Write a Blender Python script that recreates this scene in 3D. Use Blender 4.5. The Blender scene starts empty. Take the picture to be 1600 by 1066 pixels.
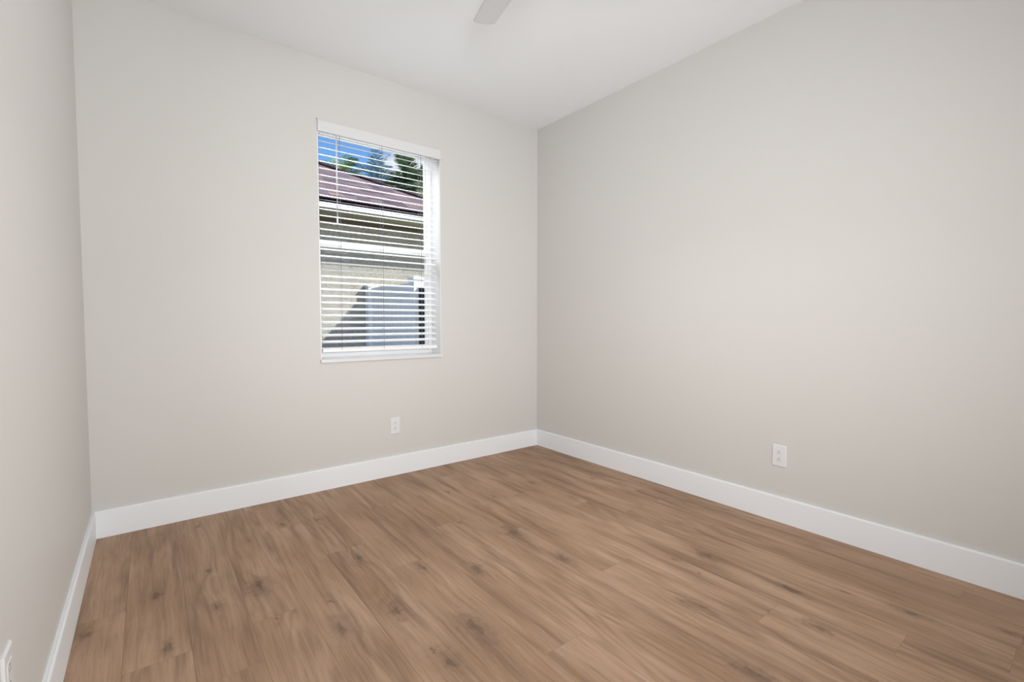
import bpy, bmesh, math, random
from mathutils import Vector, Matrix, Euler
C = bpy.context.scene
COL = C.collection
random.seed(7)

# ------------------------------------------------------------------ camera
W = 2.946          # room width, x from -W to 0
LEN = 4.60         # room length, y from -LEN to 0
H = 2.74           # ceiling height
cam_d = bpy.data.cameras.new('camera')
cam = bpy.data.objects.new('camera', cam_d)
COL.objects.link(cam)
cam.location = (-2.7012, -3.1162, 1.0943)
cam.rotation_euler = Euler((math.radians(90 - 2.4507), 0.0, math.radians(-37.8632)), 'XYZ')
cam_d.sensor_width = 36.0
cam_d.lens = 732.575 / 1600 * 36.0
cam_d.clip_start = 0.02
cam_d.clip_end = 300
C.camera = cam

# ------------------------------------------------------------------ colour management
C.view_settings.view_transform = 'Standard'
C.view_settings.look = 'None'
C.view_settings.exposure = 0.0
C.view_settings.gamma = 1.0
C.view_settings.use_curve_mapping = False


# ------------------------------------------------------------------ node helpers
class NT:
    def __init__(s, tree):
        s.t = tree
        s.n = tree.nodes
        s.l = tree.links

    def node(s, kind, **kw):
        n = s.n.new(kind)
        for k, v in kw.items():
            setattr(n, k, v)
        return n

    def put(s, sock, v):
        if isinstance(v, bpy.types.NodeSocket):
            s.l.new(v, sock)
        elif v is not None:
            sock.default_value = v

    def m(s, op, a, b=None, c=None, clamp=False):
        n = s.node('ShaderNodeMath', operation=op, use_clamp=clamp)
        s.put(n.inputs[0], a)
        s.put(n.inputs[1], b)
        s.put(n.inputs[2], c)
        return n.outputs[0]

    def vm(s, op, a, b=None, out=0):
        n = s.node('ShaderNodeVectorMath', operation=op)
        s.put(n.inputs[0], a)
        s.put(n.inputs[1], b)
        return n.outputs[out]

    def xyz(s, x, y, z=0.0):
        n = s.node('ShaderNodeCombineXYZ')
        s.put(n.inputs[0], x)
        s.put(n.inputs[1], y)
        s.put(n.inputs[2], z)
        return n.outputs[0]

    def sep(s, v):
        n = s.node('ShaderNodeSeparateXYZ')
        s.put(n.inputs[0], v)
        return n.outputs

    def noise(s, vec, scale=1.0, detail=2.0, rough=0.5, dist=0.0):
        n = s.node('ShaderNodeTexNoise')
        s.put(n.inputs['Vector'], vec)
        n.inputs['Scale'].default_value = scale
        n.inputs['Detail'].default_value = detail
        n.inputs['Roughness'].default_value = rough
        n.inputs['Distortion'].default_value = dist
        return n.outputs['Fac']

    def mix(s, f, a, b):
        n = s.node('ShaderNodeMix', data_type='RGBA')
        s.put(n.inputs[0], f)
        s.put(n.inputs[6], a)
        s.put(n.inputs[7], b)
        return n.outputs[2]

    def ramp(s, f, stops):
        n = s.node('ShaderNodeValToRGB')
        s.put(n.inputs[0], f)
        e = n.color_ramp.elements
        while len(e) < len(stops):
            e.new(0.5)
        for i, (p, c) in enumerate(stops):
            e[i].position = p
            e[i].color = c if len(c) == 4 else (*c, 1)
        return n.outputs[0]

    def maprange(s, v, a, b, c=0.0, d=1.0, smooth=True):
        n = s.node('ShaderNodeMapRange')
        if smooth:
            n.interpolation_type = 'SMOOTHSTEP'
        s.put(n.inputs[0], v)
        n.inputs[1].default_value = a
        n.inputs[2].default_value = b
        n.inputs[3].default_value = c
        n.inputs[4].default_value = d
        return n.outputs[0]


def srgb(r, g, b):
    f = lambda v: (v / 255 / 12.92) if v / 255 <= 0.04045 else ((v / 255 + 0.055) / 1.055) ** 2.4
    return (f(r), f(g), f(b), 1.0)


# ------------------------------------------------------------------ sky
world = bpy.data.worlds.new('sky')
C.world = world
world.use_nodes = True
t = NT(world.node_tree)
t.n.clear()
co = t.node('ShaderNodeTexCoord').outputs['Generated']
sx, sy, sz = t.sep(co)
elev = t.maprange(sz, 0.0, 0.6)
sky = t.mix(elev, (0.34, 0.62, 0.97, 1), (0.09, 0.28, 0.80, 1))
cl = t.noise(t.vm('MULTIPLY', co, (1.0, 1.0, 1.7)), 3.2, 6, 0.6)
bank = t.maprange(sx, 0.30, 0.41)                 # a bank of cloud towards +x
cl2 = t.m('ADD', cl, t.m('MULTIPLY', bank, 0.22))
cmask = t.maprange(cl2, 0.56, 0.72)
skyc = t.mix(cmask, sky, (0.95, 0.97, 1.0, 1))
below = t.maprange(sz, -0.05, 0.0)
skyc = t.mix(below, (0.25, 0.28, 0.22, 1), skyc)
bg = t.node('ShaderNodeBackground')
t.put(bg.inputs[0], skyc)
bg.inputs[1].default_value = 1.0
t.l.new(bg.outputs[0], t.node('ShaderNodeOutputWorld').inputs[0])

# ------------------------------------------------------------------ sun
def aim(o, d):
    o.rotation_euler = Vector(d).to_track_quat('-Z', 'Y').to_euler()


sd = bpy.data.lights.new('sun', 'SUN')
sd.energy = 4.7
sd.angle = math.radians(0.6)
sd.color = (1.0, 0.96, 0.88)
sun = bpy.data.objects.new('sun', sd)
COL.objects.link(sun)
aim(sun, (-0.857, 1.0, -0.985))
sun.location = (6, -8, 9)


def area(name, loc, d, sx_, sy_, power, color=(1, 1, 1), spread=180):
    l = bpy.data.lights.new(name, 'AREA')
    l.shape = 'RECTANGLE'
    l.size = sx_
    l.size_y = sy_
    l.energy = power
    l.color = color
    l.spread = math.radians(spread)
    o = bpy.data.objects.new(name, l)
    COL.objects.link(o)
    o.location = loc
    aim(o, d)
    return o


# added fill lights: one outside above the window, standing in for sky light;
# unseen ones behind the camera and one under the fan, to brighten the room
P_WIN, P_REAR, P_SIDE, P_WIDE, P_LOW, P_NEAR, P_FAN = 44.0, 2.0, 15.0, 10.5, 9.0, 17.0, 7.0
LC = (0.975, 0.988, 1.0)
area('window_daylight', (-1.39, 1.15, 3.15), (0, -1.15, -1.45), 1.8, 0.8, P_WIN, (0.98, 0.99, 1.0), 90)  # added area light standing in for sky light on the slats
area('rear_light_left', (-2.2, -4.55, 0.95), (0.0, 1, 0.15), 1.2, 1.5, P_REAR, LC)
area('rear_light_side', (-0.5, -4.3, 1.6), (-1.0, 1.15, 0.05), 0.9, 1.2, P_SIDE, LC, 80)
area('rear_light_hall', (-1.47, -4.5, 1.2), (0.0, 1, 0.1), 2.0, 1.8, P_WIDE, LC, 80)  # broad fill added at the rear, no opening there
area('rear_light_low', (-1.85, -4.5, 0.5), (0.05, 1, 0.0), 2.0, 0.9, P_LOW, LC, 120)
area('photo_flash', (-2.60, -3.60, 1.45), (1.0, 1.0, 0.05), 0.5, 0.8, P_NEAR, LC, 90)  # unseen fill added behind the camera to lift the right wall
area('fan_lamp', (-1.53, -1.76, 2.370), (0, 0.01, -1), 0.16, 0.16, P_FAN, (1.0, 0.98, 0.95), 130)  # fill added below the dome to lift the floor


# ------------------------------------------------------------------ materials
def principled(name, color, rough=0.5, spec=0.5, metallic=0.0):
    m = bpy.data.materials.new(name)
    m.use_nodes = True
    tt = NT(m.node_tree)
    p = tt.n['Principled BSDF']
    p.inputs['Base Color'].default_value = color if len(color) == 4 else (*color, 1)
    p.inputs['Roughness'].default_value = rough
    p.inputs['Specular IOR Level'].default_value = spec
    p.inputs['Metallic'].default_value = metallic
    return m, tt, p


def bumped(name, color, rough, spec, scale, strength, dist=0.002, var=0.02):
    m, tt, p = principled(name, color, rough, spec)
    co_ = tt.node('ShaderNodeTexCoord').outputs['Object']
    nz = tt.noise(co_, scale, 3, 0.6)
    big = tt.noise(co_, 1.3, 2, 0.5)
    c2 = tuple(min(1, x * (1 + var)) for x in color[:3]) + (1,)
    c1 = tuple(x * (1 - var) for x in color[:3]) + (1,)
    tt.put(p.inputs['Base Color'], tt.mix(big, c1, c2))
    b = tt.node('ShaderNodeBump')
    b.inputs['Strength'].default_value = strength
    b.inputs['Distance'].default_value = dist
    tt.put(b.inputs['Height'], nz)
    tt.l.new(b.outputs[0], p.inputs['Normal'])
    return m


M = {}
M['wall'] = bumped('wall_paint', (0.635, 0.620, 0.594, 1), 0.55, 0.25, 160, 0.12, 0.001, 0.008)
M['ceiling'] = bumped('ceiling_paint', (0.90, 0.925, 0.95, 1), 0.9, 0.1, 120, 0.15, 0.001, 0.006)
M['trim'] = bumped('trim_paint', (0.84, 0.86, 0.885, 1), 0.4, 0.35, 60, 0.03, 0.0005, 0.004)
M['vinyl'] = bumped('window_vinyl', (0.84, 0.84, 0.84, 1), 0.35, 0.5, 40, 0.02, 0.0005, 0.004)
M['blind'] = bumped('blind_slat_white', (0.88, 0.88, 0.88, 1), 0.35, 0.5, 50, 0.02, 0.0005, 0.004)
M['plate'] = bumped('outlet_plastic', (0.74, 0.745, 0.76, 1), 0.3, 0.5, 40, 0.01, 0.0003, 0.003)
M['slot'] = bumped('socket_slot_dark', (0.05, 0.05, 0.05, 1), 0.6, 0.3, 40, 0.01, 0.0003, 0.003)
M['valance'] = bumped('valance_white', (0.70, 0.70, 0.70, 1), 0.45, 0.4, 50, 0.02, 0.0005, 0.004)
M['cord'] = bumped('blind_cord', (0.22, 0.22, 0.26, 1), 0.8, 0.2, 300, 0.05, 0.0003, 0.01)
M['metal'] = bumped('brushed_metal', (0.30, 0.30, 0.31, 1), 0.4, 0.5, 90, 0.02, 0.0003, 0.01)
M['fan'] = bumped('fan_white', (0.63, 0.64, 0.65, 1), 0.45, 0.4, 30, 0.02, 0.0003, 0.004)
M['sill'] = bumped('sill_marble', (0.70, 0.70, 0.70, 1), 0.3, 0.5, 12, 0.01, 0.0003, 0.03)
M['gutter'] = bumped('gutter_dark', (0.010, 0.010, 0.018, 1), 0.6, 0.2, 30, 0.02, 0.0003, 0.02)
M['fascia'] = bumped('fascia_white', (0.80, 0.82, 0.86, 1), 0.5, 0.4, 30, 0.02, 0.0003, 0.01)
M['soffit'] = bumped('soffit_beige', (0.42, 0.40, 0.28, 1), 0.7, 0.3, 60, 0.05, 0.0005, 0.03)
M['frieze'] = bumped('frieze_brown', (0.16, 0.12, 0.085, 1), 0.7, 0.3, 60, 0.05, 0.0005, 0.05)
M['fence'] = bumped('fence_vinyl', (0.86, 0.88, 0.90, 1), 0.4, 0.5, 30, 0.02, 0.0003, 0.01)
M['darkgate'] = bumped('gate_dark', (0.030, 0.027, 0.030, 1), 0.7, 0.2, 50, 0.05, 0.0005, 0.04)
M['bark'] = bumped('palm_bark', (0.16, 0.13, 0.10, 1), 0.9, 0.1, 14, 0.6, 0.02, 0.2)
M['door'] = bumped('door_paint', (0.78, 0.78, 0.77, 1), 0.4, 0.4, 40, 0.02, 0.0003, 0.004)


def frond_mat(name, a, b):
    m, tt, p = principled(name, a, 0.45, 0.5)
    co_ = tt.node('ShaderNodeTexCoord').outputs['Object']
    nz = tt.noise(co_, 3.5, 3, 0.6)
    tt.put(p.inputs['Base Color'], tt.mix(tt.maprange(nz, 0.35, 0.65), a, b))
    return m


M['palm_green'] = frond_mat('frond_green', (0.10, 0.19, 0.05, 1), (0.36, 0.48, 0.16, 1))
M['palm_blue'] = frond_mat('frond_blue_green', (0.16, 0.28, 0.34, 1), (0.40, 0.60, 0.70, 1))  # sky reflection on the fronds put into their blue colour
M['palm_dark'] = frond_mat('frond_dark_green', (0.06, 0.12, 0.05, 1), (0.34, 0.44, 0.22, 1))

# glass
g = bpy.data.materials.new('window_glass')
g.use_nodes = True
t = NT(g.node_tree)
t.n.clear()
tr = t.node('ShaderNodeBsdfTransparent')
tr.inputs[0].default_value = (0.95, 0.97, 0.97, 1)
gl = t.node('ShaderNodeBsdfGlossy')
gl.inputs['Roughness'].default_value = 0.02
fr = t.node('ShaderNodeFresnel')
fr.inputs[0].default_value = 1.12
mx = t.node('ShaderNodeMixShader')
t.l.new(fr.outputs[0], mx.inputs[0])
t.l.new(tr.outputs[0], mx.inputs[1])
t.l.new(gl.outputs[0], mx.inputs[2])
t.l.new(mx.outputs[0], t.node('ShaderNodeOutputMaterial').inputs[0])
M['glass'] = g

# stucco of the house next door: swirled trowel texture
m, t, p = principled('stucco', (0.55, 0.5, 0.4, 1), 0.9, 0.1)
co = t.node('ShaderNodeTexCoord').outputs['Object']
wob = t.noise(t.vm('MULTIPLY', co, (1.0, 1.0, 1.5)), 8.0, 3, 0.6, 2.4)
edge = t.m('ABSOLUTE', t.m('SUBTRACT', wob, 0.5))
line = t.maprange(edge, 0.0, 0.045, 1.0, 0.0)
fine = t.noise(co, 60, 3, 0.6)
cc = t.mix(t.noise(co, 2.5, 3, 0.5), (0.47, 0.44, 0.375, 1), (0.58, 0.54, 0.47, 1))
cc = t.mix(t.m('MULTIPLY', line, 0.72), cc, (0.25, 0.21, 0.16, 1))
cc = t.mix(t.m('MULTIPLY', fine, 0.18), cc, (0.30, 0.27, 0.2, 1))
t.put(p.inputs['Base Color'], cc)
b = t.node('ShaderNodeBump')
b.inputs['Strength'].default_value = 0.6
b.inputs['Distance'].default_value = 0.01
t.put(b.inputs['Height'], t.m('SUBTRACT', wob, t.m('MULTIPLY', line, 0.3)))
t.l.new(b.outputs[0], p.inputs['Normal'])
M['stucco'] = m

# shingles: courses along the slope, tabs in browns, pinks and slate
m, t, p = principled('shingles', (0.3, 0.2, 0.2, 1), 0.9, 0.1)
co = t.node('ShaderNodeTexCoord').outputs['Object']
x, y, z = t.sep(co)
cy_ = t.m('DIVIDE', y, 0.125)
row = t.m('FLOOR', cy_)
fy = t.m('FRACT', cy_)
wn = t.node('ShaderNodeTexWhiteNoise', noise_dimensions='1D')
t.put(wn.inputs['W'], row)
cx_ = t.m('DIVIDE', t.m('ADD', x, t.m('MULTIPLY', wn.outputs['Value'], 3.0)), 0.17)
tab = t.m('FLOOR', cx_)
wn2 = t.node('ShaderNodeTexWhiteNoise', noise_dimensions='2D')
t.put(wn2.inputs['Vector'], t.xyz(tab, row))
cr = t.ramp(wn2.outputs['Value'], [(0.0, (0.16, 0.115, 0.13)), (0.3, (0.29, 0.20, 0.20)), (0.6, (0.40, 0.28, 0.27)),
                                   (0.85, (0.25, 0.20, 0.23)), (1.0, (0.58, 0.36, 0.26))])
cr = t.mix(t.m('MULTIPLY', t.noise(co, 70, 2, 0.6), 0.35), cr, (0.10, 0.08, 0.09, 1))
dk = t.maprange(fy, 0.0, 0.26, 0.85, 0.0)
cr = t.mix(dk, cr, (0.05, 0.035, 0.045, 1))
t.put(p.inputs['Base Color'], cr)
b = t.node('ShaderNodeBump')
b.inputs['Strength'].default_value = 0.5
b.inputs['Distance'].default_value = 0.01
t.put(b.inputs['Height'], t.m('SUBTRACT', 1.0, fy))
t.l.new(b.outputs[0], p.inputs['Normal'])
M['shingle'] = m

# ground between the houses, made pale to bounce light onto the fence
m, t, p = principled('sandy_ground', (0.35, 0.33, 0.27, 1), 0.9, 0.1)
co = t.node('ShaderNodeTexCoord').outputs['Object']
t.put(p.inputs['Base Color'], t.mix(t.noise(co, 30, 4, 0.7), (0.30, 0.28, 0.22, 1), (0.42, 0.40, 0.33, 1)))
M['lawn'] = m

# ------------------------------------------------------------------ floor material: oak-look planks
PW, PL, X0 = 0.1815, 1.52, -2.0665
# knots: (x, y, size) in the room's own metres
KNOTS = [(-2.706, -0.808, 1.2), (-2.518, -0.718, 0.9), (-2.332, -0.499, 0.6), (-2.514, -1.036, 0.8), (-2.363, -0.988, 1.6),
         (-1.991, -0.449, 1), (-2.356, -1.253, 0.5), (-2.163, -1.262, 0.8), (-2.184, -1.459, 1.5), (-1.986, -1.487, 1.6),
         (-1.799, -1.746, 1.8), (-1.957, -1.843, 1.5), (-1.982, -1.757, 0.5), (-1.767, -1.262, 1), (-1.581, -1.427, 1.5),
         (-0.672, -0.738, 1.2), (-1.028, -0.782, 1), (-1.227, -1.242, 1.6), (-1.212, -1.586, 1.4), (-1.394, -0.965, 0.7),
         (-0.645, -1.08, 0.8), (-0.28, -0.929, 0.9), (-0.674, -1.975, 1.6), (-0.658, -2.339, 1.4), (-0.832, -2.502, 1.3),
         (-0.812, -1.913, 0.8), (-0.835, -2.034, 0.5), (-1.085, -2.112, 0.5), (-1.246, -2.469, 1.8), (-0.476, -2.677, 1.2),
         (-0.506, -2.48, 0.7), (-2.90, -0.949, 1.2), (-2.676, -1.202, 1.3), (-1.959, -1.005, 1.3), (-2.514, -0.145, 0.9),
         (-2.159, -0.401, 0.9), (-1.054, -2.177, 1), (-0.34, -2.929, 1.2), (-1.21, -0.53, 0.8)]
m, t, p = principled('oak_plank_floor', (0.4, 0.25, 0.17, 1), 0.5, 0.14)
co = t.node('ShaderNodeTexCoord').outputs['Object']
x, y, z = t.sep(co)
px = t.m('DIVIDE', t.m('SUBTRACT', x, X0), PW)
pi_ = t.m('FLOOR', px)
pf = t.m('FRACT', px)
wn = t.node('ShaderNodeTexWhiteNoise', noise_dimensions='1D')
t.put(wn.inputs['W'], t.m('MULTIPLY', pi_, 1.7))
py = t.m('DIVIDE', t.m('ADD', y, t.m('MULTIPLY', wn.outputs['Value'], PL)), PL)
pj = t.m('FLOOR', py)
pyf = t.m('FRACT', py)
wn2 = t.node('ShaderNodeTexWhiteNoise', noise_dimensions='2D')
t.put(wn2.inputs['Vector'], t.xyz(pi_, pj))
rnd = wn2.outputs['Value']
rc = t.sep(wn2.outputs['Color'])
ox = t.m('MULTIPLY', rc[0], 13.0)
oy = t.m('MULTIPLY', rc[1], 29.0)
# knots
kxd = t.m('ADD', x, t.m('MULTIPLY', t.m('SUBTRACT', t.noise(co, 28, 2, 0.6), 0.5), 0.050))
kyd = t.m('ADD', y, t.m('MULTIPLY', t.m('SUBTRACT', t.noise(t.vm('ADD', co, (5.3, 2.1, 0)), 22, 2, 0.6), 0.5), 0.110))
warp = None
core = None
for kx, ky, ks in KNOTS:
    dx = t.m('MULTIPLY', t.m('SUBTRACT', kxd, kx), 1 / (0.0085 * ks))
    dy = t.m('MULTIPLY', t.m('SUBTRACT', kyd, ky), 1 / (0.021 * ks))
    d2 = t.m('ADD', t.m('MULTIPLY', dx, dx), t.m('MULTIPLY', dy, dy))
    core_k = t.m('DIVIDE', 1.0, t.m('ADD', 1.0, t.m('MULTIPLY', d2, d2)))
    warp_k = t.m('DIVIDE', ks, t.m('ADD', 1.0, t.m('MULTIPLY', d2, 0.22)))
    core = core_k if core is None else t.m('ADD', core, core_k)
    warp = warp_k if warp is None else t.m('ADD', warp, warp_k)
lx = t.m('ADD', x, ox)
ly = t.m('ADD', y, oy)
# growth field: contour lines stretched along the plank, bulging round the knots
field = t.noise(t.xyz(t.m('MULTIPLY', lx, 6.0), t.m('MULTIPLY', ly, 0.9)), 1.0, 2, 0.45)
field = t.m('ADD', t.m('MULTIPLY', field, 4.0), t.m('MULTIPLY', warp, 0.55))
rings = t.m('SINE', t.m('MULTIPLY', field, 16.0))
rings = t.m('ADD', t.m('MULTIPLY', rings, 0.5), 0.5)
rings = t.m('POWER', rings, 2.0)
wx = t.m('ADD', lx, t.m('MULTIPLY', t.noise(t.xyz(t.m('MULTIPLY', lx, 3.0), t.m('MULTIPLY', ly, 2.2), 3.0), 1.0, 2, 0.5), 0.035))
fieldb = t.noise(t.xyz(t.m('MULTIPLY', wx, 17.0), t.m('MULTIPLY', ly, 1.25), 4.0), 1.0, 3, 0.55)
streak = t.maprange(t.m('ADD', fieldb, t.m('MULTIPLY', warp, 0.04)), 0.49, 0.72)
blotch = t.noise(t.xyz(t.m('MULTIPLY', lx, 5.0), t.m('MULTIPLY', ly, 1.6), 8.0), 1.0, 2, 0.5)
pore = t.noise(t.xyz(t.m('MULTIPLY', wx, 210.0), t.m('MULTIPLY', ly, 7.0)), 1.0, 3, 0.65)
pore2 = t.noise(t.xyz(t.m('MULTIPLY', wx, 60.0), t.m('MULTIPLY', ly, 2.4), 2.0), 1.0, 3, 0.6)
ringmask = t.maprange(t.m('ADD', t.noise(t.xyz(t.m('MULTIPLY', lx, 4.0), t.m('MULTIPLY', ly, 0.8), 15.0), 1.0, 1, 0.5), t.m('MULTIPLY', warp, 0.12)), 0.45, 0.66, 0.05, 1.0)
base = t.mix(t.maprange(blotch, 0.3, 0.7), (0.355, 0.222, 0.140, 1), (0.475, 0.315, 0.214, 1))
base = t.mix(t.m('MULTIPLY', t.m('SUBTRACT', rnd, 0.5, clamp=True), 0.34), base, (0.27, 0.17, 0.115, 1))
base = t.mix(t.m('MULTIPLY', streak, 0.58), base, (0.175, 0.108, 0.070, 1))
base = t.mix(t.m('MULTIPLY', t.m('MULTIPLY', rings, ringmask), 0.30), base, (0.16, 0.098, 0.062, 1))
base = t.mix(t.maprange(pore2, 0.47, 0.75, 0.0, 0.34), base, (0.19, 0.12, 0.078, 1))
base = t.mix(t.maprange(pore2, 0.47, 0.28, 0.0, 0.28), base, (0.54, 0.395, 0.295, 1))
base = t.mix(t.maprange(pore, 0.48, 0.72, 0.0, 0.30), base, (0.17, 0.108, 0.07, 1))
halo = t.m('MULTIPLY', t.maprange(warp, 0.15, 1.3), 0.36)
base = t.mix(halo, base, (0.17, 0.11, 0.075, 1))
base = t.mix(t.m('MULTIPLY', core, t.m('ADD', 0.08, t.m('MULTIPLY', pore2, 0.85)), clamp=True), base, (0.105, 0.066, 0.044, 1))
# seams
ex = t.m('MULTIPLY', t.m('MINIMUM', pf, t.m('SUBTRACT', 1.0, pf)), PW)
ey = t.m('ADD', t.m('MULTIPLY', t.m('MINIMUM', pyf, t.m('SUBTRACT', 1.0, pyf)), PL), 0.0004)
seam = t.maprange(t.m('MINIMUM', ex, ey), 0.0004, 0.0014, 1.0, 0.0)
base = t.mix(t.m('MULTIPLY', seam, 0.38), base, (0.09, 0.055, 0.035, 1))
t.put(p.inputs['Base Color'], base)
t.put(p.inputs['Roughness'], t.m('ADD', 0.46, t.m('MULTIPLY', pore, 0.12)))
b = t.node('ShaderNodeBump')
b.inputs['Strength'].default_value = 0.25
b.inputs['Distance'].default_value = 0.0008
t.put(b.inputs['Height'], t.m('SUBTRACT', t.m('MULTIPLY', pore, -0.4), t.m('MULTIPLY', seam, 1.0)))
t.l.new(b.outputs[0], p.inputs['Normal'])
M['floor'] = m


# ------------------------------------------------------------------ mesh helpers
def new_bm():
    return bmesh.new()


def box(bm, x0, x1, y0, y1, z0, z1):
    vs = [bm.verts.new(v) for v in ((x0, y0, z0), (x1, y0, z0), (x1, y1, z0), (x0, y1, z0),
                                    (x0, y0, z1), (x1, y0, z1), (x1, y1, z1), (x0, y1, z1))]
    for f in ((0, 3, 2, 1), (4, 5, 6, 7), (0, 1, 5, 4), (1, 2, 6, 5), (2, 3, 7, 6), (3, 0, 4, 7)):
        bm.faces.new([vs[i] for i in f])
    return vs


def prism(bm, pts, a, b):
    """closed polygon pts (3D) extruded from offset vector a to b"""
    a = Vector(a)
    b = Vector(b)
    lo = [bm.verts.new(Vector(q) + a) for q in pts]
    hi = [bm.verts.new(Vector(q) + b) for q in pts]
    bm.faces.new(lo[::-1])
    bm.faces.new(hi)
    n = len(pts)
    for i in range(n):
        bm.faces.new((lo[i], lo[(i + 1) % n], hi[(i + 1) % n], hi[i]))


def tube(bm, pts, r, n=8, r2=None):
    rings = []
    L = len(pts)
    for i, q in enumerate(pts):
        q = Vector(q)
        d = (Vector(pts[min(i + 1, L - 1)]) - Vector(pts[max(i - 1, 0)])).normalized()
        u = d.cross(Vector((0, 0, 1)))
        if u.length < 1e-3:
            u = d.cross(Vector((1, 0, 0)))
        u.normalize()
        v = d.cross(u)
        rr = r if r2 is None else r + (r2 - r) * i / (L - 1)
        rings.append([bm.verts.new(q + (u * math.cos(2 * math.pi * k / n) + v * math.sin(2 * math.pi * k / n)) * rr) for k in range(n)])
    for a, b in zip(rings, rings[1:]):
        for k in range(n):
            bm.faces.new((a[k], a[(k + 1) % n], b[(k + 1) % n], b[k]))
    bm.faces.new(rings[0][::-1])
    bm.faces.new(rings[-1])


def lathe(bm, prof, c, n=40):
    rings = []
    for r, z in prof:
        if r < 1e-5:
            rings.append([bm.verts.new((c[0], c[1], z))])
        else:
            rings.append([bm.verts.new((c[0] + r * math.cos(2 * math.pi * k / n), c[1] + r * math.sin(2 * math.pi * k / n), z)) for k in range(n)])
    for a, b in zip(rings, rings[1:]):
        for k in range(n):
            k2 = (k + 1) % n
            if len(a) == 1 and len(b) == 1:
                continue
            if len(a) == 1:
                bm.faces.new((a[0], b[k2], b[k]))
            elif len(b) == 1:
                bm.faces.new((a[k], a[k2], b[0]))
            else:
                bm.faces.new((a[k], a[k2], b[k2], b[k]))


def obj(name, bm, mat, parent=None, bevel=0.0, smooth=False, segs=2):
    bmesh.ops.recalc_face_normals(bm, faces=bm.faces[:])
    me = bpy.data.meshes.new(name)
    bm.to_mesh(me)
    bm.free()
    me.materials.append(M[mat])
    if smooth:
        for q in me.polygons:
            q.use_smooth = True
    o = bpy.data.objects.new(name, me)
    COL.objects.link(o)
    if parent is not None:
        o.parent = parent
        o.matrix_parent_inverse = Matrix.Translation(parent.location).inverted() if parent.rotation_euler.z == 0 else \
            (Matrix.Translation(parent.location) @ parent.rotation_euler.to_matrix().to_4x4()).inverted()
    if bevel:
        md = o.modifiers.new('edge', 'BEVEL')
        md.width = bevel
        md.segments = segs
        md.limit_method = 'ANGLE'
    return o


def struct(o, label=None):
    o['kind'] = 'structure'
    if label:
        o['label'] = label
    return o


def thing(name, label, cat, loc, group=None):
    o = bpy.data.objects.new(name, None)
    o.empty_display_size = 0.1
    o.location = loc
    COL.objects.link(o)
    o['label'] = label
    o['category'] = cat
    if group:
        o['group'] = group
    return o


# ------------------------------------------------------------------ room shell
T = 0.20
WX0, WX1, WZ0, WZ1 = -1.828, -0.955, 0.848, 2.356     # window opening

bm = new_bm()
box(bm, -W - T, T, -LEN - T, T * 0, -0.12, 0.0)
struct(obj('floor', bm, 'floor'), 'brown oak-look plank floor')
bm = new_bm()
box(bm, -W - T, T, -LEN - T, T, H, H + 0.12)
struct(obj('ceiling', bm, 'ceiling'), 'plain white ceiling')

bm = new_bm()
box(bm, -W, WX0, 0, T, 0, H)
box(bm, WX1, 0, 0, T, 0, H)
box(bm, WX0, WX1, 0, T, 0, WZ0 - 0.024)
box(bm, WX0, WX1, 0, T, WZ1, H)
struct(obj('wall_back', bm, 'wall'), 'warm off-white wall with the window')
bm = new_bm()
box(bm, 0, T, -LEN - T, T, 0, H)
struct(obj('wall_right', bm, 'wall'), 'warm off-white wall on the right')
bm = new_bm()
box(bm, -W - T, -W, -LEN - T, T, 0, H)
struct(obj('wall_left', bm, 'wall'), 'warm off-white wall on the left edge')
bm = new_bm()
box(bm, -W, 0, -LEN - T, -LEN, 0, H)
struct(obj('wall_front', bm, 'wall'), 'wall behind the camera')


def baseboard(name, a, b, nrm, label):
    """board from a to b along the wall, nrm = into the room"""
    HB, TB = 0.1385, 0.015
    a = Vector(a)
    b = Vector(b)
    nrm = Vector(nrm)
    prof = [(0, 0), (TB, 0), (TB, HB - 0.006), (TB - 0.0015, HB - 0.002), (TB - 0.005, HB), (0, HB)]
    bm = new_bm()
    lo = [bm.verts.new(a + nrm * u + Vector((0, 0, v))) for u, v in prof]
    hi = [bm.verts.new(b + nrm * u + Vector((0, 0, v))) for u, v in prof]
    n = len(prof)
    for i in range(n):
        bm.faces.new((lo[i], lo[(i + 1) % n], hi[(i + 1) % n], hi[i]))
    bm.faces.new(lo[::-1])
    bm.faces.new(hi)
    return struct(obj(name, bm, 'trim'), label)


baseboard('baseboard_back', (-W, 0, 0), (0, 0, 0), (0, -1, 0), 'white flat baseboard under the window wall')
baseboard('baseboard_right', (0, -0.015, 0), (0, -LEN, 0), (-1, 0, 0), 'white flat baseboard along the right wall')
baseboard('baseboard_left', (-W, -0.015, 0), (-W, -LEN, 0), (1, 0, 0), 'white flat baseboard along the left wall')

# ------------------------------------------------------------------ window
win = bpy.data.objects.new('window_1', None)
win.location = (-1.39, 0.15, WZ0)
COL.objects.link(win)
struct(win, 'white vinyl single-hung window')
# white returns of the opening
bm = new_bm()
e = 0.004
box(bm, WX0, WX0 + e, 0.0, 0.155, WZ0, WZ1)
box(bm, WX1 - e, WX1, 0.0, 0.155, WZ0, WZ1)
box(bm, WX0, WX1, 0.0, 0.155, WZ1 - e, WZ1)
obj('reveal_lining', bm, 'vinyl', win)
# sill
bm = new_bm()
box(bm, WX0 - 0.003, WX1 + 0.003, -0.014, 0.155, WZ0 - 0.024, WZ0)
obj('window_sill', bm, 'sill', win, bevel=0.003)
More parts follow.
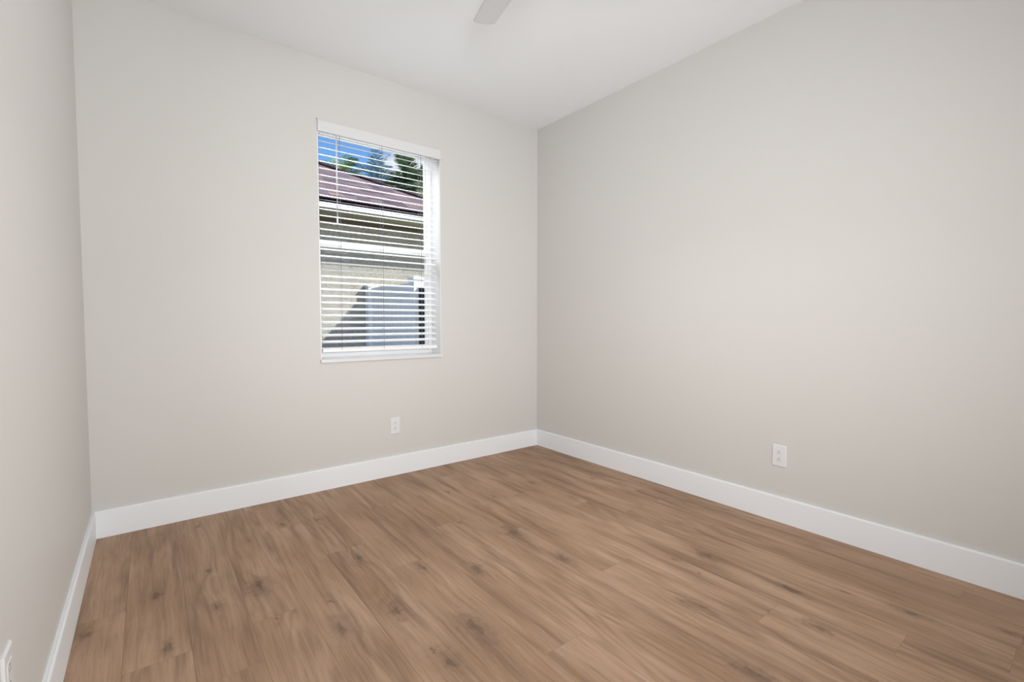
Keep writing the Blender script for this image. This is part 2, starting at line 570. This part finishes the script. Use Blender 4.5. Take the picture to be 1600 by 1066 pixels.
# outer frame
FY0, FY1 = 0.135, 0.20
bm = new_bm()
fx0, fx1, fz0, fz1 = WX0 + e, WX1 - e, WZ0, WZ1 - e
fw = 0.030
for q in ((fx0, fx0 + fw, fz0, fz1), (fx1 - fw, fx1, fz0, fz1), (fx0 + fw, fx1 - fw, fz0, fz0 + fw), (fx0 + fw, fx1 - fw, fz1 - 0.018, fz1)):
    box(bm, q[0], q[1], FY0, FY1, q[2], q[3])
obj('window_frame', bm, 'vinyl', win, bevel=0.002)
ZM = 1.605


def sash(name, x0, x1, z0, z1, y0, y1, sw, bw, tw):
    bm = new_bm()
    box(bm, x0, x0 + sw, y0, y1, z0, z1)
    box(bm, x1 - sw, x1, y0, y1, z0, z1)
    box(bm, x0 + sw, x1 - sw, y0, y1, z0, z0 + bw)
    box(bm, x0 + sw, x1 - sw, y0, y1, z1 - tw, z1)
    s = obj(name, bm, 'vinyl', win, bevel=0.002)
    bm = new_bm()
    ym = (y0 + y1) / 2
    box(bm, x0 + sw - .002, x1 - sw + .002, ym - 0.002, ym + 0.002, z0 + bw - .002, z1 - tw + .002)
    gobj = obj('pane', bm, 'glass')
    gobj.parent = s
    return s


sash('upper_sash', fx0 + fw, fx1 - fw, ZM - 0.01, fz1 - 0.018, 0.170, 0.190, 0.010, 0.040, 0.008)
sash('lower_sash', fx0 + fw, fx1 - fw, fz0 + fw, ZM + 0.03, 0.142, 0.166, 0.014, 0.035, 0.046)

# ------------------------------------------------------------------ blind
BX0, BX1 = -1.812, -0.984
bl = thing('window_blind', 'white faux-wood horizontal blind with open slats inside the window recess', 'blind', (-1.39, 0.035, WZ0))
bm = new_bm()
box(bm, WX0 + 0.001, WX1 - 0.001, -0.012, -0.004, 2.290, 2.350)
box(bm, WX0 + 0.001, WX0 + 0.007, -0.004, 0.030, 2.290, 2.350)
box(bm, WX1 - 0.007, WX1 - 0.001, -0.004, 0.030, 2.290, 2.350)
box(bm, WX0 + 0.001, WX1 - 0.001, -0.014, -0.004, 2.286, 2.293)
obj('valance', bm, 'valance', bl, bevel=0.0015)
bm = new_bm()
box(bm, BX0, BX1, 0.006, 0.040, 2.302, 2.348)
obj('headrail', bm, 'blind', bl, bevel=0.002)
# slats
TILT = math.radians(17)
bm = new_bm()
NS, ZTOP, DZ = 32, 2.277, 0.04277
for k in range(NS):
    zc = ZTOP - DZ * k + 0.007
    dzj = random.uniform(-0.001, 0.001)
    prof_t, prof_b = [], []
    for s in range(7):
        u = -0.025 + 0.05 * s / 6
        crown = 0.0022 * (1 - (u / 0.025) ** 2)
        for lst, off in ((prof_t, 0.0014), (prof_b, -0.0014)):
            w = crown + off * (1.0 if 0 < s < 6 else 0.5)
            lst.append((0.035 + u * math.cos(TILT) - w * math.sin(TILT), zc + dzj + u * math.sin(TILT) + w * math.cos(TILT)))
    ring = prof_b + prof_t[::-1]
    lo = [bm.verts.new((BX0, a, b_)) for a, b_ in ring]
    hi = [bm.verts.new((BX1, a, b_)) for a, b_ in ring]
    n = len(ring)
    for i in range(n):
        bm.faces.new((lo[i], lo[(i + 1) % n], hi[(i + 1) % n], hi[i]))
    bm.faces.new(lo[::-1])
    bm.faces.new(hi)
obj('slat_stack', bm, 'blind', bl)
bm = new_bm()
box(bm, BX0, BX1, 0.010, 0.060, 0.890, 0.914)
obj('bottom_rail', bm, 'blind', bl, bevel=0.003)
# ladder cords: a pair of strings in front and behind, three places
for cx in (-1.690, -1.400, -1.108):
    bm = new_bm()
    for yy, xx in ((0.0095, cx), (0.0605, cx + 0.004), (0.035, cx + 0.012)):
        tube(bm, [(xx, yy, 2.31), (xx, yy, 1.6), (xx, yy, 0.90)], 0.0008, 6)
    obj('ladder_cord', bm, 'cord', bl)
# tilt wand
bm = new_bm()
tube(bm, [(-1.712, -0.006, 2.285), (-1.713, -0.008, 2.0), (-1.713, -0.008, 1.765)], 0.0040, 10)
tube(bm, [(-1.713, -0.008, 1.768), (-1.713, -0.008, 1.74), (-1.713, -0.008, 1.722)], 0.0056, 10)
tube(bm, [(-1.712, 0.006, 2.305), (-1.712, -0.004, 2.300), (-1.712, -0.006, 2.283)], 0.0022, 8)
obj('tilt_wand', bm, 'blind', bl, smooth=True)

# small anchor left in the wall above the blind
bm = new_bm()
tube(bm, [(-1.829, 0.004, 2.362), (-1.829, -0.002, 2.362), (-1.829, -0.004, 2.362)], 0.004, 12)
o = obj('wall_anchor', bm, 'metal')
o['label'] = 'tiny grey anchor in the wall above the upper left corner of the blind'
o['category'] = 'wall anchor'


# ------------------------------------------------------------------ outlets
def outlet_parts(root):
    """duplex receptacle plate, built at the origin facing -y"""
    hw, hh = 0.036, 0.059
    bm = new_bm()
    # plate with sloping edges
    n = 0.0055
    for (a, b_) in (((hw, hh, 0.0), (hw, hh, 0.002)), ((hw, hh, 0.002), (hw - 0.004, hh - 0.004, n))):
        q0 = [bm.verts.new(v) for v in ((-a[0], -a[2], -a[1]), (a[0], -a[2], -a[1]), (a[0], -a[2], a[1]), (-a[0], -a[2], a[1]))]
        q1 = [bm.verts.new(v) for v in ((-b_[0], -b_[2], -b_[1]), (b_[0], -b_[2], -b_[1]), (b_[0], -b_[2], b_[1]), (-b_[0], -b_[2], b_[1]))]
        for i in range(4):
            bm.faces.new((q0[i], q0[(i + 1) % 4], q1[(i + 1) % 4], q1[i]))
        last = q1
    bm.faces.new(last)
    bmesh.ops.remove_doubles(bm, verts=bm.verts[:], dist=1e-5)
    pl = obj('wall_plate', bm, 'plate')
    pl.parent = root
    # receptacle insert with a shadow gap
    bm = new_bm()
    box(bm, -0.0172, 0.0172, -0.0066, -0.0040, -0.0335, 0.0335)
    rc_ = obj('receptacle', bm, 'plate', bevel=0.0012)
    rc_.parent = root
    for zc in (0.0185, -0.0185):
        bm = new_bm()
        box(bm, -0.0068, -0.0046, -0.00675, -0.005, zc - 0.0075, zc + 0.0005)
        box(bm, 0.0044, 0.0064, -0.00675, -0.005, zc - 0.0070, zc - 0.0005)
        tube(bm, [(0, -0.005, zc + 0.0065), (0, -0.006, zc + 0.0065), (0, -0.00675, zc + 0.0065)], 0.0026, 12)
        so = obj('socket_slot', bm, 'slot')
        so.parent = root
    return root


def outlet(loc, rz, label):
    r = thing('wall_outlet', label, 'outlet', loc, 'white duplex outlets low on the walls')
    outlet_parts(r)
    r.rotation_euler = (0, 0, rz)
    return r


outlet((-1.331, 0, 0.352), 0, 'white duplex outlet on the window wall, below the window')
outlet((0, -2.016, 0.360), -math.pi / 2, 'white duplex outlet on the plain right wall above the baseboard')
outlet((-W, -1.762, 0.373), math.pi / 2, 'white duplex outlet seen edge-on at the lower left corner of the photo')

# ------------------------------------------------------------------ ceiling fan
FC = Vector((-1.53, -1.76, 0))
fan = thing('ceiling_fan', 'white ceiling fan, one blade tip hanging into view at the top of the photo', 'ceiling fan', (FC.x, FC.y, H))
bm = new_bm()
lathe(bm, [(0, H), (0.075, H), (0.075, H - 0.02), (0.05, H - 0.05), (0, H - 0.05)], FC)
obj('canopy', bm, 'fan', fan, smooth=False)
bm = new_bm()
tube(bm, [(FC.x, FC.y, H - 0.04), (FC.x, FC.y, H - 0.1), (FC.x, FC.y, 2.58)], 0.013, 14)
obj('downrod', bm, 'fan', fan, smooth=True)
bm = new_bm()
lathe(bm, [(0, 2.60), (0.05, 2.60), (0.11, 2.57), (0.125, 2.53), (0.12, 2.48), (0.09, 2.455), (0, 2.455)], FC)
obj('motor_housing', bm, 'fan', fan, smooth=True)
bang = math.atan2(0.974, 0.228)


def blade_profile(w0, w1, L0, L1):
    pts = []
    for i in range(13):
        s = i / 12
        pts.append((L0 + (L1 - L0 - 0.012) * s, -(w0 + (w1 - w0) * s) / 2))
    for i in range(7):     # slightly slanted tip with rounded corners
        a = -math.pi / 2 + math.pi * i / 6
        pts.append((L1 - 0.012 + 0.012 * math.cos(a), math.sin(a) * (w1 / 2 - 0.006) + (0.006 if a > 0 else -0.006) * abs(math.sin(a))))
    for i in range(13):
        s = 1 - i / 12
        pts.append((L0 + (L1 - L0 - 0.012) * s, (w0 + (w1 - w0) * s) / 2))
    return pts


for k in range(3):
    a = bang + 2 * math.pi * k / 3
    rot = Matrix.Translation((FC.x, FC.y, 2.505)) @ Matrix.Rotation(a, 4, 'Z') @ Matrix.Rotation(math.radians(-9), 4, 'X')
    bm = new_bm()
    pr = blade_profile(0.128, 0.108, 0.13, 0.545)
    lo = [bm.verts.new(rot @ Vector((u, v, -0.004))) for u, v in pr]
    hi = [bm.verts.new(rot @ Vector((u, v, 0.004))) for u, v in pr]
    n = len(pr)
    for i in range(n):
        bm.faces.new((lo[i], lo[(i + 1) % n], hi[(i + 1) % n], hi[i]))
    bm.faces.new(lo[::-1])
    bm.faces.new(hi)
    obj('blade', bm, 'fan', fan)
    bm = new_bm()
    vs = box(bm, 0.09, 0.19, -0.02, 0.02, 0.004, 0.009)
    for v in vs:
        v.co = rot @ v.co
    obj('blade_bracket', bm, 'fan', fan)
# light kit: opal dome, itself unlit; the added fill hangs below
bm = new_bm()
lathe(bm, [(0.085, 2.454), (0.084, 2.435), (0.07, 2.405), (0.045, 2.385), (0, 2.377)], FC)
obj('light_dome', bm, 'vinyl', fan, smooth=True)

# ------------------------------------------------------------------ outdoors
GZ = -0.22
bm = new_bm()
box(bm, -14, 40, 0.2, 60, GZ - 0.1, GZ)
struct(obj('ground', bm, 'lawn'), 'pale sandy ground between the houses')

ND, NE, NX = 3.2, 2.6, 1.0     # neighbour's wall plane, eave line, end of that wall
EZ = 2.53
house = thing('neighbor_house', 'neighbouring beige stucco house with a brown shingle hip roof seen through the window', 'house', (-2.0, ND, GZ))
bm = new_bm()
box(bm, -9.0, NX, ND, ND + 7.0, GZ, 2.46)
obj('stucco_wall', bm, 'stucco', house)
bm = new_bm()
box(bm, -9.6, NX + 0.6, NE + 0.01, ND + 7.6, 2.452, 2.470)
obj('soffit', bm, 'soffit', house)
bm = new_bm()
box(bm, -9.0, NX + 0.02, ND - 0.02, ND, 2.385, 2.452)
obj('frieze_board', bm, 'frieze', house)
bm = new_bm()
box(bm, -9.6, NX + 0.6, NE - 0.010, NE + 0.01, 2.425, 2.535)
obj('fascia_board', bm, 'fascia', house)
bm = new_bm()
prof = [(0, 0.060), (0, 0), (-0.012, 0), (-0.020, 0.030), (-0.020, 0.062)]
prism(bm, [(-9.65, NE - 0.010 + a, 2.474 + b_) for a, b_ in prof], (0, 0, 0), (NX + 0.65 + 9.65, 0, 0))
obj('gutter', bm, 'gutter', house)
# hip roof, pitch 1:2 - front face as a slab, ridge runs away along x
P = 0.5
xr = NX + 0.6            # hip corner
ridge_y = NE + 4.1
xl = -9.6
rt = 0.5
def rz_(y_):
    return EZ + 0.01 + P * (y_ - NE)
bm = new_bm()
tk = 0.03
A_ = (xl, NE - 0.03, rz_(NE - 0.03))
B_ = (xr + 0.03, NE - 0.03, rz_(NE - 0.03))
Cc = (xr - 4.1, ridge_y, rz_(ridge_y))
D_ = (xl, ridge_y, rz_(ridge_y))
prism(bm, [A_, B_, Cc, D_], (0, 0, -tk), (0, 0, 0))
obj('front_roof_slope', bm, 'shingle', house)
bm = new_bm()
E_ = (xr + 0.03, NE + 8.2 + 0.03, rz_(NE - 0.03))
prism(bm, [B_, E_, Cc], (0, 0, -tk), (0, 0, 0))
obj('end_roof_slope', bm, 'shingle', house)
# hip cap shingles
bm = new_bm()
n = 34
for i in range(n):
    s0, s1 = i / n, (i + 1.15) / n
    q0 = Vector(B_).lerp(Vector(Cc), s0)
    q1 = Vector(B_).lerp(Vector(Cc), min(s1, 1))
    side = Vector((1, 1, 0)).normalized() * 0.11
    dn = Vector((0, 0, -0.035))
    up = Vector((0, 0, 0.022))
    lift = Vector((0, 0, 0.012))
    v = [bm.verts.new(c) for c in (q0 - side + dn + up + lift, q0 + up + lift, q0 + side + dn + up + lift, q1 + side + dn + up, q1 + up, q1 - side + dn + up)]
    bm.faces.new((v[0], v[1], v[4], v[5]))
    bm.faces.new((v[1], v[2], v[3], v[4]))
bmesh.ops.solidify(bm, geom=bm.faces[:], thickness=0.008)
obj('hip_cap', bm, 'shingle', house)

# vinyl privacy fence across the side yard
FX = -0.28
fence = thing('vinyl_fence', 'white vinyl privacy fence running from the house next door towards the window', 'fence', (FX, 2.4, GZ))
for y0 in (3.065, 1.70):
    bm = new_bm()
    box(bm, FX - 0.062, FX + 0.062, y0, y0 + 0.125, GZ, 1.560)
    po = obj('post', bm, 'fence', fence, bevel=0.004)
    bm = new_bm()
    yc = y0 + 0.0625
    b0 = [(-0.075, -0.075), (0.075, -0.075), (0.075, 0.075), (-0.075, 0.075)]
    lo = [bm.verts.new((FX + a, yc + b_, 1.555)) for a, b_ in b0]
    hi = [bm.verts.new((FX + a, yc + b_, 1.580)) for a, b_ in b0]
    top = bm.verts.new((FX, yc, 1.610))
    bm.faces.new(lo[::-1])
    for i in range(4):
        bm.faces.new((lo[i], lo[(i + 1) % 4], hi[(i + 1) % 4], hi[i]))
        bm.faces.new((hi[i], hi[(i + 1) % 4], top))
    cp = obj('post_cap', bm, 'fence')
    cp.parent = po
for z0, z1 in ((1.40, 1.535), (GZ + 0.06, GZ + 0.20)):
    bm = new_bm()
    box(bm, FX - 0.022, FX + 0.022, 1.825, 3.065, z0, z1)
    obj('rail', bm, 'fence', fence, bevel=0.003)
bm = new_bm()
nb = 9
bw_ = (3.065 - 1.825) / nb
for i in range(nb):
    box(bm, FX - 0.011, FX + 0.011, 1.825 + bw_ * i + 0.002, 1.825 + bw_ * (i + 1) - 0.002, GZ + 0.20, 1.40)
obj('board_panel', bm, 'fence', fence, bevel=0.003)

# plain dark boards continuing the fence line
panel = thing('yard_gate', 'dark gate leaf beside the near post of the white fence', 'gate', (FX, 1.1, GZ))
bm = new_bm()
for i in range(9):
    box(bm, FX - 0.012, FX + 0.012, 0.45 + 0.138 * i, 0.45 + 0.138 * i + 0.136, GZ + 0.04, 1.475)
obj('gate_boards', bm, 'darkgate', panel)
for z0 in (0.1, 1.25):
    bm = new_bm()
    box(bm, FX + 0.012, FX + 0.05, 0.45, 1.68, z0, z0 + 0.09)
    obj('gate_rail', bm, 'darkgate', panel)


# palms beyond the roof
def palm(name, label, loc, zc, R_, mat, seed, nf=34, droop=1.0, lean=0.0):
    rnd_ = random.Random(seed)
    root = thing(name, label, 'palm tree', loc, 'palms behind the neighbouring roof')
    x0, y0 = loc[0], loc[1]
    bm = new_bm()
    pts = [(x0 + lean * math.sin(i / 8 * 1.5), y0, GZ + (zc - GZ) * i / 8) for i in range(9)]
    tube(bm, pts, 0.17, 12, 0.11)
    obj('trunk', bm, 'bark', root, smooth=True)
    cx_c, cy_c = pts[-1][0], pts[-1][1]
    bm = new_bm()
    for f in range(nf):
        az = f * 2.39996 + rnd_.uniform(-.2, .2)
        el = math.radians(rnd_.uniform(-35, 80))
        L = R_ * rnd_.uniform(0.8, 1.1)
        d = Vector((math.cos(az) * math.cos(el), math.sin(az) * math.cos(el), math.sin(el)))
        q = Vector((cx_c, cy_c, zc))
        seg = 12
        spine = [q.copy()]
        dirs = [d.copy()]
        for s in range(seg):
            d = (d + Vector((0, 0, -0.13 * droop * (0.4 + s / seg)))).normalized()
            q = q + d * (L / seg)
            spine.append(q.copy())
            dirs.append(d.copy())
        for s in range(seg):       # rachis ribbon
            a, b_ = spine[s], spine[s + 1]
            sd_ = dirs[s].cross(Vector((0, 0, 1)))
            if sd_.length < 1e-3:
                sd_ = Vector((1, 0, 0))
            sd_.normalize()
            w = 0.018 * (1 - s / seg) + 0.005
            bm.faces.new([bm.verts.new(v) for v in (a - sd_ * w, a + sd_ * w, b_ + sd_ * w * .8, b_ - sd_ * w * .8)])
            if s < 1:
                continue
            for j in range(3):
                fr_ = j / 3
                c = a.lerp(b_, fr_)
                tpos = (s + fr_) / seg
                ll = R_ * 0.30 * math.sin(math.pi * min(1, 0.15 + 0.85 * tpos)) ** 0.6 + 0.05
                for sg in (-1, 1):
                    ld = (sd_ * sg * 0.8 + dirs[s] * 0.75 + Vector((0, 0, rnd_.uniform(-0.35, 0.15)))).normalized()
                    tip = c + ld * ll + Vector((0, 0, -0.14 * ll))
                    mid = c + ld * ll * 0.55
                    wv = dirs[s] * 0.022 * (R_ / 1.6)
                    v0, v1, v2, v3, v4 = [bm.verts.new(v) for v in (c - wv * .6, c + wv * .6, mid + wv, tip, mid - wv)]
                    bm.faces.new((v0, v1, v2, v4))
                    bm.faces.new((v4, v2, v3))
    obj('crown', bm, mat, root)
    return root


palm('palm_tree', 'bright green palm crown above the roof near the blind wand', (3.80, 16.6, GZ), 6.95, 1.15, 'palm_green', 3, 40)
palm('palm_tree', 'bluish feathery palm crown in the middle above the roof', (8.15, 24.0, GZ), 9.3, 2.0, 'palm_blue', 11, 34)
palm('palm_tree', 'large dark green palm crown at the right side of the window', (6.62, 16.0, GZ), 6.9, 1.75, 'palm_dark', 5, 70)
